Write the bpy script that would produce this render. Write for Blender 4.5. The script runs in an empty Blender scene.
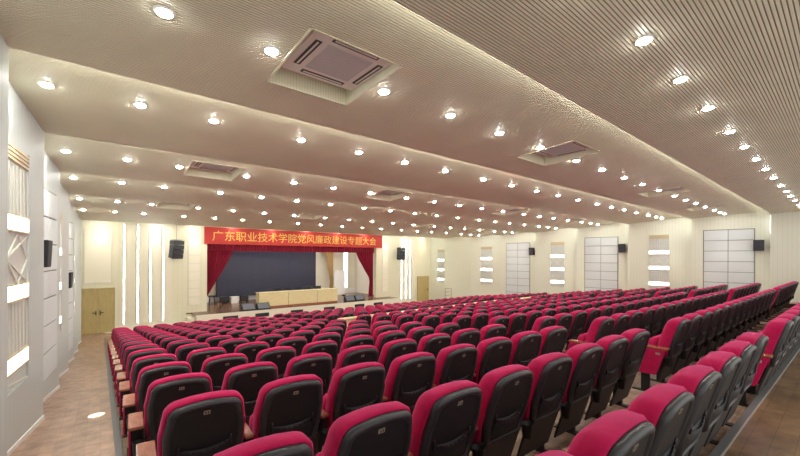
import bpy, math, random
from math import sin, cos, pi, atan2, radians
from mathutils import Vector, Matrix

S = bpy.context.scene
C = S.collection
random.seed(7)

# ------------------------------------------------------------------ camera, world, exposure
# world axes: X runs along the seat rows, Y towards the stage, Z up; the camera's eye is the origin
F = 367.0
YAW = atan2(299, 367)
cd = bpy.data.cameras.new('camera')
cam = bpy.data.objects.new('camera', cd)
C.objects.link(cam)
cd.sensor_width = 36
cd.lens = F / 800 * 36
cd.shift_y = 29.2 / 800
cd.clip_start = 0.02
cam.rotation_mode = 'XYZ'
cam.matrix_world = (Matrix.Rotation(-YAW, 4, 'Z') @ Matrix.Rotation(pi / 2, 4, 'X') @ Matrix.Rotation(0.004, 4, 'Z'))
S.camera = cam
w = bpy.data.worlds.new('world')
S.world = w
w.use_nodes = True
w.node_tree.nodes['Background'].inputs[0].default_value = (1.0, 0.98, 0.95, 1)
w.node_tree.nodes['Background'].inputs[1].default_value = 0.5
S.view_settings.view_transform = 'Standard'
S.view_settings.look = 'None'
S.view_settings.exposure = 1.27
S.view_settings.gamma = 1
S.view_settings.use_curve_mapping = False
LAMP = 95.0       # downlight lens emission
BAND = 2.2        # lit bands in the lattice panels
COVE = 14.0        # hidden light strips along the ceiling steps
STRIP = 3.8       # vertical light strips

# ------------------------------------------------------------------ materials
def mat(name, col, rough=0.6, metal=0.0, emit=0.0, var=0.0, vscale=8.0, bump=0.0, bscale=60.0, spec=0.5, ecol=None, stretch=(1, 1, 1), sheen=0.0, stint=None):
    m = bpy.data.materials.new(name)
    m.use_nodes = True
    nt = m.node_tree
    b = nt.nodes['Principled BSDF']
    b.inputs['Base Color'].default_value = (*col, 1)
    b.inputs['Roughness'].default_value = rough
    b.inputs['Metallic'].default_value = metal
    b.inputs['Specular IOR Level'].default_value = spec
    if sheen:
        b.inputs['Sheen Weight'].default_value = sheen
        b.inputs['Sheen Tint'].default_value = (*(stint or col), 1)
    if emit:
        b.inputs['Emission Color'].default_value = (*(ecol or col), 1)
        b.inputs['Emission Strength'].default_value = emit
    if var or bump:
        tc = nt.nodes.new('ShaderNodeTexCoord')
        mp = nt.nodes.new('ShaderNodeMapping')
        mp.inputs['Scale'].default_value = stretch
        nt.links.new(tc.outputs['Object'], mp.inputs[0])
    if var:
        n = nt.nodes.new('ShaderNodeTexNoise')
        n.inputs['Scale'].default_value = vscale
        n.inputs['Detail'].default_value = 4
        nt.links.new(mp.outputs[0], n.inputs['Vector'])
        r = nt.nodes.new('ShaderNodeValToRGB')
        r.color_ramp.elements[0].position = 0.3
        r.color_ramp.elements[1].position = 0.7
        r.color_ramp.elements[0].color = (*[c * (1 - var) for c in col], 1)
        r.color_ramp.elements[1].color = (*[min(1, c * (1 + var)) for c in col], 1)
        nt.links.new(n.outputs['Fac'], r.inputs[0])
        nt.links.new(r.outputs[0], b.inputs['Base Color'])
    if bump:
        n2 = nt.nodes.new('ShaderNodeTexNoise')
        n2.inputs['Scale'].default_value = bscale
        nt.links.new(mp.outputs[0], n2.inputs['Vector'])
        bp = nt.nodes.new('ShaderNodeBump')
        bp.inputs['Strength'].default_value = bump
        bp.inputs['Distance'].default_value = 0.004
        nt.links.new(n2.outputs['Fac'], bp.inputs['Height'])
        nt.links.new(bp.outputs[0], b.inputs['Normal'])
    return m

def plank_mat(name, c1, c2, mortar, rough, along_x=True, L=1.2, W=0.12):
    m = bpy.data.materials.new(name)
    m.use_nodes = True
    nt = m.node_tree
    b = nt.nodes['Principled BSDF']
    b.inputs['Roughness'].default_value = rough
    tc = nt.nodes.new('ShaderNodeTexCoord')
    mp = nt.nodes.new('ShaderNodeMapping')
    if not along_x:
        mp.inputs['Rotation'].default_value = (0, 0, pi / 2)
    nt.links.new(tc.outputs['Object'], mp.inputs[0])
    br = nt.nodes.new('ShaderNodeTexBrick')
    br.inputs['Scale'].default_value = 1
    br.inputs['Brick Width'].default_value = L
    br.inputs['Row Height'].default_value = W
    br.inputs['Mortar Size'].default_value = 0.0025
    br.inputs['Color1'].default_value = (*c1, 1)
    br.inputs['Color2'].default_value = (*c2, 1)
    br.inputs['Mortar'].default_value = (*mortar, 1)
    nt.links.new(mp.outputs[0], br.inputs['Vector'])
    n = nt.nodes.new('ShaderNodeTexNoise')
    n.inputs['Scale'].default_value = 5
    n.inputs['Detail'].default_value = 6
    n.inputs['Roughness'].default_value = 0.65
    nt.links.new(mp.outputs[0], n.inputs['Vector'])
    r = nt.nodes.new('ShaderNodeValToRGB')
    r.color_ramp.elements[0].position = 0.3
    r.color_ramp.elements[1].position = 0.72
    r.color_ramp.elements[0].color = (0.48, 0.45, 0.43, 1)
    r.color_ramp.elements[1].color = (1.35, 1.32, 1.3, 1)
    nt.links.new(n.outputs['Fac'], r.inputs[0])
    mx = nt.nodes.new('ShaderNodeMix')
    mx.data_type = 'RGBA'
    mx.blend_type = 'MULTIPLY'
    mx.inputs['Factor'].default_value = 1
    nt.links.new(br.outputs['Color'], mx.inputs[6])
    nt.links.new(r.outputs[0], mx.inputs[7])
    nt.links.new(mx.outputs[2], b.inputs['Base Color'])
    return m

def rib_mat(name, col, dark, rough, period, axis):
    # boards with thin joints along one axis
    m = bpy.data.materials.new(name)
    m.use_nodes = True
    nt = m.node_tree
    b = nt.nodes['Principled BSDF']
    b.inputs['Roughness'].default_value = rough
    tc = nt.nodes.new('ShaderNodeTexCoord')
    sp = nt.nodes.new('ShaderNodeSeparateXYZ')
    nt.links.new(tc.outputs['Object'], sp.inputs[0])
    d = nt.nodes.new('ShaderNodeMath'); d.operation = 'DIVIDE'
    d.inputs[1].default_value = period
    nt.links.new(sp.outputs[axis], d.inputs[0])
    fr = nt.nodes.new('ShaderNodeMath'); fr.operation = 'FRACT'
    nt.links.new(d.outputs[0], fr.inputs[0])
    lt = nt.nodes.new('ShaderNodeMath'); lt.operation = 'LESS_THAN'
    lt.inputs[1].default_value = 0.07
    nt.links.new(fr.outputs[0], lt.inputs[0])
    mx = nt.nodes.new('ShaderNodeMix'); mx.data_type = 'RGBA'
    mx.inputs[6].default_value = (*col, 1)
    mx.inputs[7].default_value = (*dark, 1)
    nt.links.new(lt.outputs[0], mx.inputs[0])
    nt.links.new(mx.outputs[2], b.inputs['Base Color'])
    return m

M = dict(
    ceil=mat('ceiling_slats', (0.82, 0.81, 0.63), 0.5, var=0.05, vscale=2.0),
    groove=mat('ceiling_groove', (0.44, 0.40, 0.27), 0.8),
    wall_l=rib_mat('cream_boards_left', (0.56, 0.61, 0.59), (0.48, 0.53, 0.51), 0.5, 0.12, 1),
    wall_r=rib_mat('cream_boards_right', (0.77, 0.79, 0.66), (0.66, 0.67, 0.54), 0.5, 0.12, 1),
    wall_f=rib_mat('cream_boards_front', (0.75, 0.73, 0.56), (0.67, 0.65, 0.48), 0.5, 0.2, 0),
    cream=mat('cream_paint', (0.84, 0.80, 0.66), 0.55),
    white=mat('white_paint', (0.85, 0.85, 0.83), 0.5),
    plaster=mat('pale_plaster', (0.72, 0.70, 0.64), 0.8),
    lilac=mat('perforated_board', (0.70, 0.75, 0.75), 0.7, bump=0.3, bscale=220),
    frame=mat('panel_frame', (0.23, 0.24, 0.19), 0.5),
    gold=mat('gold_grille', (0.62, 0.52, 0.33), 0.45),
    lattice=mat('lattice_board', (0.62, 0.64, 0.60), 0.5),
    lattice_bar=mat('lattice_bar', (0.76, 0.77, 0.70), 0.4),
    band=mat('lit_band', (1, 0.98, 0.92), 0.5, emit=BAND, ecol=(1, 0.97, 0.88)),
    cove=mat('cove_strip', (1, 1, 1), 0.5, emit=COVE, ecol=(1.0, 0.97, 0.90)),
    cove_dim=mat('cove_strip_dim', (1, 1, 1), 0.5, emit=COVE * 0.5, ecol=(1.0, 0.97, 0.90)),
    slot=mat('slot_strip', (1, 1, 1), 0.5, emit=2.6, ecol=(0.90, 0.94, 1.0)),
    ribs=rib_mat('recess_ribs', (0.72, 0.70, 0.52), (0.34, 0.33, 0.2), 0.5, 0.03, 0),
    strip=mat('light_strip', (1, 1, 1), 0.5, emit=STRIP, ecol=(0.93, 0.96, 1.0)),
    lens=mat('lamp_lens', (1, 1, 1), 0.4, emit=LAMP, ecol=(1.0, 0.985, 0.95)),
    tube=mat('stage_fill_glow', (1, 1, 1), 0.5, emit=22, ecol=(1, 0.97, 0.92)),  # glow of the fill lamps added over the stage
    ring=mat('lamp_ring', (0.9, 0.9, 0.88), 0.35),
    floor=plank_mat('terrace_boards', (0.36, 0.25, 0.17), (0.42, 0.30, 0.21), (0.16, 0.11, 0.07), 0.45),
    walk=plank_mat('walkway_boards', (0.25, 0.145, 0.070), (0.32, 0.19, 0.095), (0.13, 0.08, 0.045), 0.35, L=0.9, W=0.13),
    aisle=plank_mat('aisle_boards', (0.36, 0.235, 0.165), (0.42, 0.28, 0.20), (0.30, 0.20, 0.14), 0.33, along_x=False),
    stagefloor=plank_mat('stage_boards', (0.22, 0.115, 0.065), (0.26, 0.14, 0.08), (0.1, 0.05, 0.03), 0.25),
    nosing=mat('grey_nosing', (0.17, 0.18, 0.18), 0.45, metal=0.2),
    nosing_edge=mat('aluminium_edge', (0.6, 0.6, 0.58), 0.35, metal=0.6),
    pink=mat('crimson_fabric', (0.52, 0.007, 0.080), 0.85, var=0.10, vscale=14, bump=0.25, bscale=300, spec=0.2, sheen=0.3, stint=(1, 0.35, 0.75)),
    shell=mat('charcoal_plastic', (0.030, 0.033, 0.038), 0.38, bump=0.06, bscale=400, spec=0.6),
    inset=mat('black_plastic', (0.014, 0.015, 0.019), 0.5),
    board=mat('brown_grey_board', (0.055, 0.048, 0.044), 0.55),
    steel=mat('black_steel', (0.016, 0.016, 0.018), 0.45),
    armwood=mat('red_brown_wood', (0.36, 0.12, 0.07), 0.16, spec=0.9, var=0.2, vscale=9, stretch=(6, 1, 6)),
    plate=mat('tan_plate', (0.48, 0.42, 0.32), 0.35, metal=0.3),
    ink=mat('plate_ink', (0.08, 0.06, 0.05), 0.6),
    acwhite=mat('ac_plastic', (0.82, 0.80, 0.75), 0.45),
    acgrey=mat('ac_grille', (0.60, 0.58, 0.57), 0.6),
    acdark=mat('ac_slot', (0.07, 0.07, 0.06), 0.7),
    spk=mat('speaker_black', (0.022, 0.024, 0.030), 0.6, bump=0.15, bscale=200),
    grille=mat('speaker_grille', (0.045, 0.050, 0.062), 0.65, bump=0.3, bscale=350),
    wedge=mat('monitor_grille', (0.15, 0.17, 0.21), 0.55, bump=0.3, bscale=350),
    curtain=mat('red_curtain', (0.27, 0.004, 0.028), 0.8, sheen=0.2),
    tan=mat('tan_curtain', (0.50, 0.34, 0.15), 0.85),
    banner=mat('red_banner', (0.44, 0.020, 0.013), 0.6),
    letter=mat('gold_letters', (0.64, 0.42, 0.06), 0.5),
    screen=mat('led_screen', (0.030, 0.034, 0.062), 0.4),
    oak=mat('pale_oak', (0.76, 0.66, 0.38), 0.45, var=0.08, vscale=4, stretch=(1, 1, 6)),
    door=mat('olive_oak', (0.47, 0.37, 0.16), 0.4, var=0.08, vscale=3, stretch=(6, 6, 1)),
    glass=mat('bright_glass', (0.85, 0.9, 1.0), 0.3, emit=1.2, ecol=(0.75, 0.83, 1.0)),
    wire=mat('wire', (0.25, 0.24, 0.2), 0.5),
)

# ------------------------------------------------------------------ mesh helpers
class MB:
    def __init__(s):
        s.v = []; s.f = []; s.m = []; s.sm = []
    def add(s, vs, fs, m=0, smooth=False):
        o = len(s.v)
        s.v += [tuple(p) for p in vs]
        for f in fs:
            s.f.append(tuple(i + o for i in f)); s.m.append(m); s.sm.append(smooth)
    def box(s, x0, x1, y0, y1, z0, z1, m=0):
        v = [(x, y, z) for z in (z0, z1) for y in (y0, y1) for x in (x0, x1)]
        s.add(v, [(0, 2, 3, 1), (4, 5, 7, 6), (0, 1, 5, 4), (2, 6, 7, 3), (0, 4, 6, 2), (1, 3, 7, 5)], m)
    def bbox(s, x0, x1, y0, y1, z0, z1, b, m=0):
        # box with chamfered edges
        xs = [(x0, x0 + b), (x1, x1 - b)]; ys = [(y0, y0 + b), (y1, y1 - b)]; zs = [(z0, z0 + b), (z1, z1 - b)]
        vs = []; idx = {}
        for i in (0, 1):
            for j in (0, 1):
                for k in (0, 1):
                    for a in range(3):
                        idx[(i, j, k, a)] = len(vs)
                        vs.append((xs[i][0 if a == 0 else 1], ys[j][0 if a == 1 else 1], zs[k][0 if a == 2 else 1]))
        g = lambda i, j, k, a: idx[(i, j, k, a)]
        fs = []
        for i in (0, 1):
            q = [g(i, 0, 0, 0), g(i, 1, 0, 0), g(i, 1, 1, 0), g(i, 0, 1, 0)]; fs.append(q if i else q[::-1])
        for j in (0, 1):
            q = [g(0, j, 0, 1), g(1, j, 0, 1), g(1, j, 1, 1), g(0, j, 1, 1)]; fs.append(q[::-1] if j else q)
        for k in (0, 1):
            q = [g(0, 0, k, 2), g(1, 0, k, 2), g(1, 1, k, 2), g(0, 1, k, 2)]; fs.append(q if k else q[::-1])
        for i in (0, 1):
            for j in (0, 1):
                q = [g(i, j, 0, 0), g(i, j, 0, 1), g(i, j, 1, 1), g(i, j, 1, 0)]; fs.append(q[::-1] if (i + j) % 2 == 0 else q)
            for k in (0, 1):
                q = [g(i, 0, k, 0), g(i, 1, k, 0), g(i, 1, k, 2), g(i, 0, k, 2)]; fs.append(q[::-1] if (i + k) % 2 else q)
        for j in (0, 1):
            for k in (0, 1):
                q = [g(0, j, k, 1), g(1, j, k, 1), g(1, j, k, 2), g(0, j, k, 2)]; fs.append(q if (j + k) % 2 else q[::-1])
        for i in (0, 1):
            for j in (0, 1):
                for k in (0, 1):
                    q = [g(i, j, k, 0), g(i, j, k, 1), g(i, j, k, 2)]; fs.append(q if (i + j + k) % 2 else q[::-1])
        s.add(vs, fs, m)
    def rings(s, rings, m=0, smooth=True, cap0=True, cap1=True, closed=True):
        n = len(rings[0]); vs = [p for r in rings for p in r]; fs = []
        for a in range(len(rings) - 1):
            for i in range(n if closed else n - 1):
                j = (i + 1) % n
                fs.append((a * n + i, a * n + j, (a + 1) * n + j, (a + 1) * n + i))
        s.add(vs, fs, m, smooth)
        o = len(s.v) - len(vs)
        if cap0: s.f.append(tuple(o + i for i in range(n))[::-1]); s.m.append(m); s.sm.append(False)
        if cap1: s.f.append(tuple(o + (len(rings) - 1) * n + i for i in range(n))); s.m.append(m); s.sm.append(False)
    def cyl(s, p0, p1, r0, r1=None, n=12, m=0, smooth=True, cap=True):
        r1 = r0 if r1 is None else r1
        a = Vector(p0); b = Vector(p1); d = (b - a).normalized()
        u = d.orthogonal().normalized(); v = d.cross(u)
        R = [[c + (u * cos(2 * pi * i / n) + v * sin(2 * pi * i / n)) * r for i in range(n)] for c, r in ((a, r0), (b, r1))]
        s.rings(R, m, smooth, cap, cap)
    def tube(s, pts, r, n=6, m=0):
        for a, b in zip(pts[:-1], pts[1:]): s.cyl(a, b, r, n=n, m=m)
    def mesh(s, name, mats):
        me = bpy.data.meshes.new(name)
        me.from_pydata(s.v, [], s.f)
        for mm in mats: me.materials.append(M[mm])
        me.polygons.foreach_set('material_index', s.m)
        me.polygons.foreach_set('use_smooth', s.sm)
        me.validate(); me.update()
        return me
    def build(s, name, mats, parent=None):
        return link(name, s.mesh(name, mats if isinstance(mats, (list, tuple)) else [mats]), parent)

def link(name, data, parent=None):
    o = bpy.data.objects.new(name, data)
    C.objects.link(o)
    if parent: o.parent = parent
    return o
def tag(o, label=None, cat=None, group=None, kind=None):
    if label: o['label'] = label
    if cat: o['category'] = cat
    if group: o['group'] = group
    if kind: o['kind'] = kind
    return o
def thing(name, label, cat, loc=(0, 0, 0), rz=0, group=None):
    o = link(name, None); o.location = loc; o.rotation_euler = (0, 0, rz)
    o.empty_display_size = 0.1
    return tag(o, label, cat, group)
def struct(name, mb, mats): return tag(mb.build(name, mats), kind='structure')
ORD = ['first', 'second', 'third', 'fourth', 'fifth', 'sixth', 'seventh', 'eighth', 'ninth', 'tenth', 'eleventh', 'twelfth', 'thirteenth',
       'fourteenth', 'fifteenth', 'sixteenth', 'seventeenth', 'eighteenth', 'nineteenth', 'twentieth']

# ------------------------------------------------------------------ room measures
XL, XR = -0.575, 19.2            # innermost points of the saw-tooth side walls
REC = 0.22                      # depth of the saw teeth
YS = [1.87 + 2.37 * i for i in range(8)]      # tooth ends and ceiling steps
YF = 20.0                       # front wall
ZB = -3.26                      # lowest floor
ZST = -2.70                     # stage floor
RY, RZ = 0.89, 0.105            # row spacing and riser
Y0, Z0 = 0.49, -1.58            # back row
ZW = -1.46                      # rear walkway
NROW = 17
YBACK = -1.6
def row_z(i): return max(Z0 - RZ * i, ZB)
def ramp_z(y): return ZW if y < 0.5 else max(ZW - 0.1075 * (y - 0.5), ZB)

# ------------------------------------------------------------------ floors
XA, XB = 0.14, 18.35            # edges of the terraced seating
b = MB()
prof = [(0.3, ZW), (0.3, row_z(0))]
for i in range(NROW - 1):
    y = Y0 + RY * i + 0.70
    prof += [(y, row_z(i)), (y, row_z(i + 1))]
prof += [(YF - 0.2, ZB)]
n = len(prof)
vs = [(XA, y, z) for y, z in prof] + [(XB, y, z) for y, z in prof]
b.add(vs, [(i, i + n, i + n + 1, i + 1) for i in range(1, n - 1)])
struct('floor', b, 'floor')
b = MB()
def wy(x): return 0.65 - 0.0165 * (x - 3.5)
b.add([(XL - 0.4, YBACK, ZW), (XR + 0.4, YBACK, ZW), (XR + 0.4, wy(XR + 0.4), ZW), (XL - 0.4, wy(XL - 0.4), ZW),
       (XA, wy(XA), row_z(0) - 0.1), (XB, wy(XB), row_z(0) - 0.1), (XA, wy(XA), ZW), (XB, wy(XB), ZW)], [(0, 1, 2, 3), (6, 7, 5, 4)])
struct('floor', b, 'walk')
for side, x0, x1 in (('left', XL - 0.4, XA), ('right', XB, XR + 0.4)):
    b = MB()
    ye = 0.5 + (ZW - ZB) / 0.1075
    ys = [0.72 if side == 'left' else 0.40, ye, YF + 0.1]
    for a, c in zip(ys[:-1], ys[1:]):
        b.add([(x0, a, ramp_z(a)), (x1, a, ramp_z(a)), (x1, c, ramp_z(c)), (x0, c, ramp_z(c))], [(0, 1, 2, 3)])
        xe = x1 if side == 'left' else x0
        b.add([(xe, a, ramp_z(a)), (xe, c, ramp_z(c)), (xe, c, ramp_z(c) - 0.4), (xe, a, ramp_z(a) - 0.4)], [(0, 1, 2, 3)])
    struct('floor', b, 'aisle')
# grey nosing strips: back edge of the seating and along the aisles
b = MB()
for y0_, y1_, z0_, z1_, m_ in ((-0.047, 0.004, ZW, ZW + 0.008, 0), (-0.056, -0.047, ZW, ZW + 0.010, 1), (0.001, 0.006, ZW - 0.12, ZW, 0)):
    v = [(x, wy(x) + y, z) for z in (z0_, z1_) for y in (y0_, y1_) for x in (XA, XB)]
    b.add(v, [(0, 2, 3, 1), (4, 5, 7, 6), (0, 1, 5, 4), (2, 6, 7, 3), (0, 4, 6, 2), (1, 3, 7, 5)], m_)
struct('trim_1', b, ['nosing', 'nosing_edge'])
for num, xe in ((2, XA), (3, XB)):
    b = MB()
    ye = 0.5 + (ZW - ZB) / 0.1075
    for a, c in ((0.72 if num == 2 else 0.42, ye), (ye, 18.6)):
        za, zc = ramp_z(a), ramp_z(c)
        v = [(xe + dx, y, z + dz) for y, z in ((a, za), (c, zc)) for dx in (-0.03, 0.03) for dz in (-0.02, 0.012)]
        b.add(v, [(0, 1, 3, 2), (4, 6, 7, 5), (0, 4, 5, 1), (2, 3, 7, 6), (1, 5, 7, 3), (0, 2, 6, 4)])
    struct('trim_%d' % num, b, 'nosing')

# ------------------------------------------------------------------ ceiling: slatted, stepped
EDGE = [1.66, 1.66, 1.60, 1.52, 1.43, 1.375, 1.345, 1.37]
STEP = 0.125
SEG = [(YBACK, YS[0], EDGE[0] + 0.16, EDGE[0])]
for i in range(7): SEG.append((YS[i], YS[i + 1], EDGE[i] + STEP, EDGE[i + 1]))
SEG.append((YS[7], YF, 1.54, 1.54))
def ceil_z(y):
    for a, c, za, zc in SEG:
        if a <= y <= c: return za + (zc - za) * (y - a) / (c - a)
AC_X = [1.68, 5.88, 11.35, 15.95]
AC_ROWS = {1: 3.08, 3: 7.72, 5: 12.45}
PIT = 0.026
cxl, cxr = XL - 0.3, XR + 0.3
def slats(mb, x0, x1, ya, yb, zf):
    n = max(1, round((yb - ya) / PIT)); p = (yb - ya) / n
    pts = []
    for i in range(n):
        y = ya + i * p
        pts += [(y, zf(y), 0), (y + 0.72 * p, zf(y + 0.72 * p), 1), (y + 0.72 * p, zf(y) + 0.008, 1), (y + p, zf(y + p) + 0.008, 1)]
    pts.append((yb, zf(yb), 0))
    vs = [(x0, y, z) for y, z, _ in pts] + [(x1, y, z) for y, z, _ in pts]
    k = len(pts); o = len(mb.v)
    mb.v += vs
    for i in range(k - 1):
        mb.f.append((o + i, o + i + 1, o + i + 1 + k, o + i + k)); mb.m.append(pts[i][2]); mb.sm.append(False)
for si, (ya, yb, za, zb) in enumerate(SEG):
    b = MB()
    zf = lambda y: za + (zb - za) * (y - ya) / (yb - ya)
    if si in AC_ROWS:
        yc = AC_ROWS[si]; xs = cxl
        for x in AC_X:
            slats(b, xs, x - 0.45, ya, yb, zf)
            slats(b, x - 0.45, x + 0.45, ya, yc - 0.49, zf)
            slats(b, x - 0.45, x + 0.45, yc + 0.49, yb, zf)
            xs = x + 0.45
        slats(b, xs, cxr, ya, yb, zf)
    else:
        slats(b, cxl, cxr, ya, yb, zf)
    if si < len(SEG) - 1:
        zn = SEG[si + 1][2]
        b.add([(cxl, yb, zb), (cxr, yb, zb), (cxr, yb, zn + 0.02), (cxl, yb, zn + 0.02)], [(0, 1, 2, 3)], 0)
    struct('ceiling', b, ['ceil', 'groove'])
    if si < len(SEG) - 1:
        q = MB(); q.box(cxl + 0.3, cxr - 0.3, yb + 0.001, yb + 0.008, zb + 0.022, zb + 0.05)
        struct('trim_%d' % (60 + si), q, 'cove' if si else 'cove_dim')
# roof slab that closes the room above the slats
b = MB(); b.box(cxl - 0.3, cxr + 0.3, YBACK, YF + 4.5, 2.1, 2.2); struct('ceiling', b, 'plaster')

# ------------------------------------------------------------------ side walls: saw-tooth sections
def side_wall(side):
    s = 1 if side == 'right' else -1
    xp = XR if s > 0 else XL
    b = MB()
    ys = [YBACK] + YS + [YF]
    zt, zb = 1.9, -3.6
    for a, c in zip(ys[:-1], ys[1:]):
        xa = xp + s * REC; xc = xp
        if c == YF: xc = xp + s * REC * 0.4
        b.add([(xa, a, zb), (xc, c, zb), (xc, c, zt), (xa, a, zt)], [(0, 1, 2, 3) if s < 0 else (3, 2, 1, 0)])
        b.add([(xc, c, zb), (xp + s * REC, c, zb), (xp + s * REC, c, zt), (xc, c, zt)], [(0, 1, 2, 3) if s < 0 else (3, 2, 1, 0)])
    b.box(min(xp + s * 0.2, xp + s * 0.4), max(xp + s * 0.2, xp + s * 0.4), YBACK, YF + 4.5, zb, 2.2)
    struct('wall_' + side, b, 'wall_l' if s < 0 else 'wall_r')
    # skirting
    k = MB()
    for a, c in zip(ys[:-1], ys[1:]):
        xa = xp + s * REC; xc = xp if c != YF else xp + s * REC * 0.4
        t = -s * 0.012
        for q, r in ((a, c),):
            za, zc = ramp_z(q), ramp_z(r)
            v = [(xa + t, q, za), (xc + t, r, zc), (xc + t, r, zc + 0.05), (xa + t, q, za + 0.05), (xa, q, za + 0.05), (xc, r, zc + 0.05)]
            k.add(v, [(0, 1, 2, 3), (3, 2, 5, 4)])
    tag(k.build('baseboard_' + side, 'white'), kind='structure')
side_wall('left'); side_wall('right')
for k, y in enumerate(YS[:-1]):
    for side, xp, sg in (('left', XL, -1), ('right', XR, 1)):
        q = MB(); a, c = sorted((xp + sg * 0.075, xp + sg * 0.10))
        q.box(a, c, y + 0.002, y + 0.012, 0.95, 1.6)
        struct('trim_%d' % (40 + k * 2 + (sg > 0)), q, 'slot')

def wall_frame(side, yc, sec=None):
    # location on the sloping face of the section holding yc: origin, rotation (local +x along the wall towards the stage, local -y out of the wall into the room)
    s = 1 if side == 'right' else -1
    ys = [YBACK] + YS + [YF]
    for a, c in zip(ys[:-1], ys[1:]):
        if a <= yc <= c: break
    xp = XR if s > 0 else XL
    end = xp if c != YF else xp + s * REC * 0.4
    xa = xp + s * REC
    x = xa + (end - xa) * (yc - a) / (c - a)
    ang = atan2(c - a, end - xa)
    return x, ang
def place_on_wall(o, side, yc, z):
    x, ang = wall_frame(side, yc)
    o.location = (x, yc, z)
    # local x along wall, local y = into room
    if side == 'left': o.rotation_euler = (0, 0, ang + pi)        # local x points to the rear, y into the room (+X)
    else: o.rotation_euler = (0, 0, ang)
# acoustic grid panels: local x along wall, y>0 into the room for both sides
PW, PH = 1.5, 0.42
def acoustic_panel(side, yc, ncol, nrow, ztop, label, wd=PW):
    o = thing('acoustic_panel', label, 'wall panel', group=None)
    place_on_wall(o, side, yc, ztop - PH * nrow)
    H = PH * nrow; cw = wd / ncol
    f = MB()
    t = 0.02
    f.box(-wd / 2 - t, wd / 2 + t, 0.001, 0.012, -t, H + t)
    f.build('frame', 'frame', o)
    for i in range(ncol):
        for j in range(nrow):
            q = MB()
            q.bbox(-wd / 2 + i * cw + t / 2, -wd / 2 + (i + 1) * cw - t / 2, 0.013, 0.034, j * PH + t / 2, (j + 1) * PH - t / 2, 0.006)
            q.build('pad', 'lilac', o)
    return o
def lattice_panel(side, yc, wd, ztop, n, label, rich=True):
    o = thing('lattice_light_panel', label, 'wall light')
    P = 0.70; bh = 0.145; H = P * n + 0.35
    place_on_wall(o, side, yc, ztop - H)
    q = MB(); q.box(-wd / 2, wd / 2, 0.001, 0.012, 0, H); q.build('backing_board', 'lattice', o)
    q = MB()
    for x in (-wd / 2 - 0.012, wd / 2 - 0.008): q.box(x, x + 0.02, 0.001, 0.035, -0.01, H + 0.01)
    q.box(-wd / 2, wd / 2, 0.001, 0.035, -0.012, 0.008)
    q.build('frame', 'wall_r' if side == 'right' else 'wall_l', o)
    q = MB()
    q.box(-wd / 2, wd / 2, 0.013, 0.022, H - 0.17, H, 0)
    for i in range(4): q.box(-wd / 2, wd / 2, 0.022, 0.034, H - 0.16 + i * 0.042, H - 0.135 + i * 0.042, 0)
    tag(q.build('gold_top_grille', ['gold'], o), 'gold slatted top grille')
    for k in range(n):
        z0 = H - 0.17 - 0.53 - (k) * P
        # lit band
        q = MB(); q.box(-wd / 2 + 0.01, wd / 2 - 0.01, 0.013, 0.028, z0 - bh, z0); q.build('light_band', 'band', o)
        q = MB()
        q.box(-wd / 2, wd / 2, 0.013, 0.040, z0 - bh - 0.018, z0 - bh, 0)
        q.box(-wd / 2, wd / 2, 0.013, 0.040, z0, z0 + 0.012, 0)
        q.build('band_ledge', 'gold', o)
        # lattice bars above the band (alternating stalks and diamonds)
        q = MB()
        za, zb2 = z0 + 0.014, z0 + 0.52
        hw = wd / 2 - 0.03
        def bar(x0, zz0, x1, zz1, r=0.009): q.cyl((x0, 0.024, zz0), (x1, 0.024, zz1), r, n=4, smooth=False)
        if k % 2 == 0:
            rr = random.Random(5)
            for i in range(13):
                x = -hw + 2 * hw * i / 12
                bar(x, za, x + rr.uniform(-0.05, 0.05), zb2, 0.006)
        else:
            zm = (za + zb2) / 2
            for x0, x1 in ((-hw, 0), (0, hw)):
                xm = (x0 + x1) / 2
                for sgn in (1, -1):
                    bar(x0, zm, xm, zm + sgn * (zb2 - zm)); bar(xm, zm + sgn * (zb2 - zm), x1, zm)
            bar(-hw, za, hw, zb2); bar(-hw, zb2, hw, za)
        q.build('lattice', 'lattice_bar', o)
    # the last field below the lowest band
    q = MB(); z0 = 0.0; za, zb2 = 0.02, H - 0.17 - 0.53 - (n - 1) * P - bh - 0.03; hw = wd / 2 - 0.03
    for i in range(4):
        x = -hw + 2 * hw * i / 3
        q.cyl((x, 0.024, za), (hw - 2 * hw * i / 3 * 0.5, 0.024, zb2), 0.008, n=4, smooth=False)
    q.build('lattice', 'lattice_bar', o)
    return o
lattice_panel('left', 5.05, 1.45, 1.10, 3, 'tall lattice panel with lit bands, nearest on the left wall')
lattice_panel('right', 5.40, 0.75, 1.04, 3, 'tall lattice panel with lit bands, largest on the right wall')
lattice_panel('left', 10.0, 0.75, 0.86, 3, 'lattice panel with lit bands between the two left wall speakers')
lattice_panel('right', 10.1, 0.75, 0.86, 3, 'lattice panel with lit bands between the two farther right wall speakers')
lattice_panel('left', 14.8, 0.75, 0.70, 3, 'lattice panel with lit bands beyond the farther left wall speaker')
lattice_panel('right', 14.85, 0.85, 0.70, 3, 'lattice panel with lit bands beyond the farthest right wall speaker')
lattice_panel('right', 19.0, 0.62, 0.57, 3, 'small lattice panel with lit bands beside the single door')
acoustic_panel('right', 3.07, 2, 7, 1.14, 'largest grey grid panel on the right wall, beside the nearest speaker')
acoustic_panel('right', 7.85, 2, 8, 1.02, 'grey grid panel of pads by the middle right wall speaker')
acoustic_panel('right', 12.55, 2, 8, 0.87, 'grey grid panel of pads by the farthest right wall speaker')
acoustic_panel('left', 7.85, 2, 7, 1.02, 'grey grid panel of pads behind the nearer left wall speaker')
acoustic_panel('left', 12.55, 2, 8, 0.87, 'grey grid panel of pads behind the farther left wall speaker')

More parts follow.
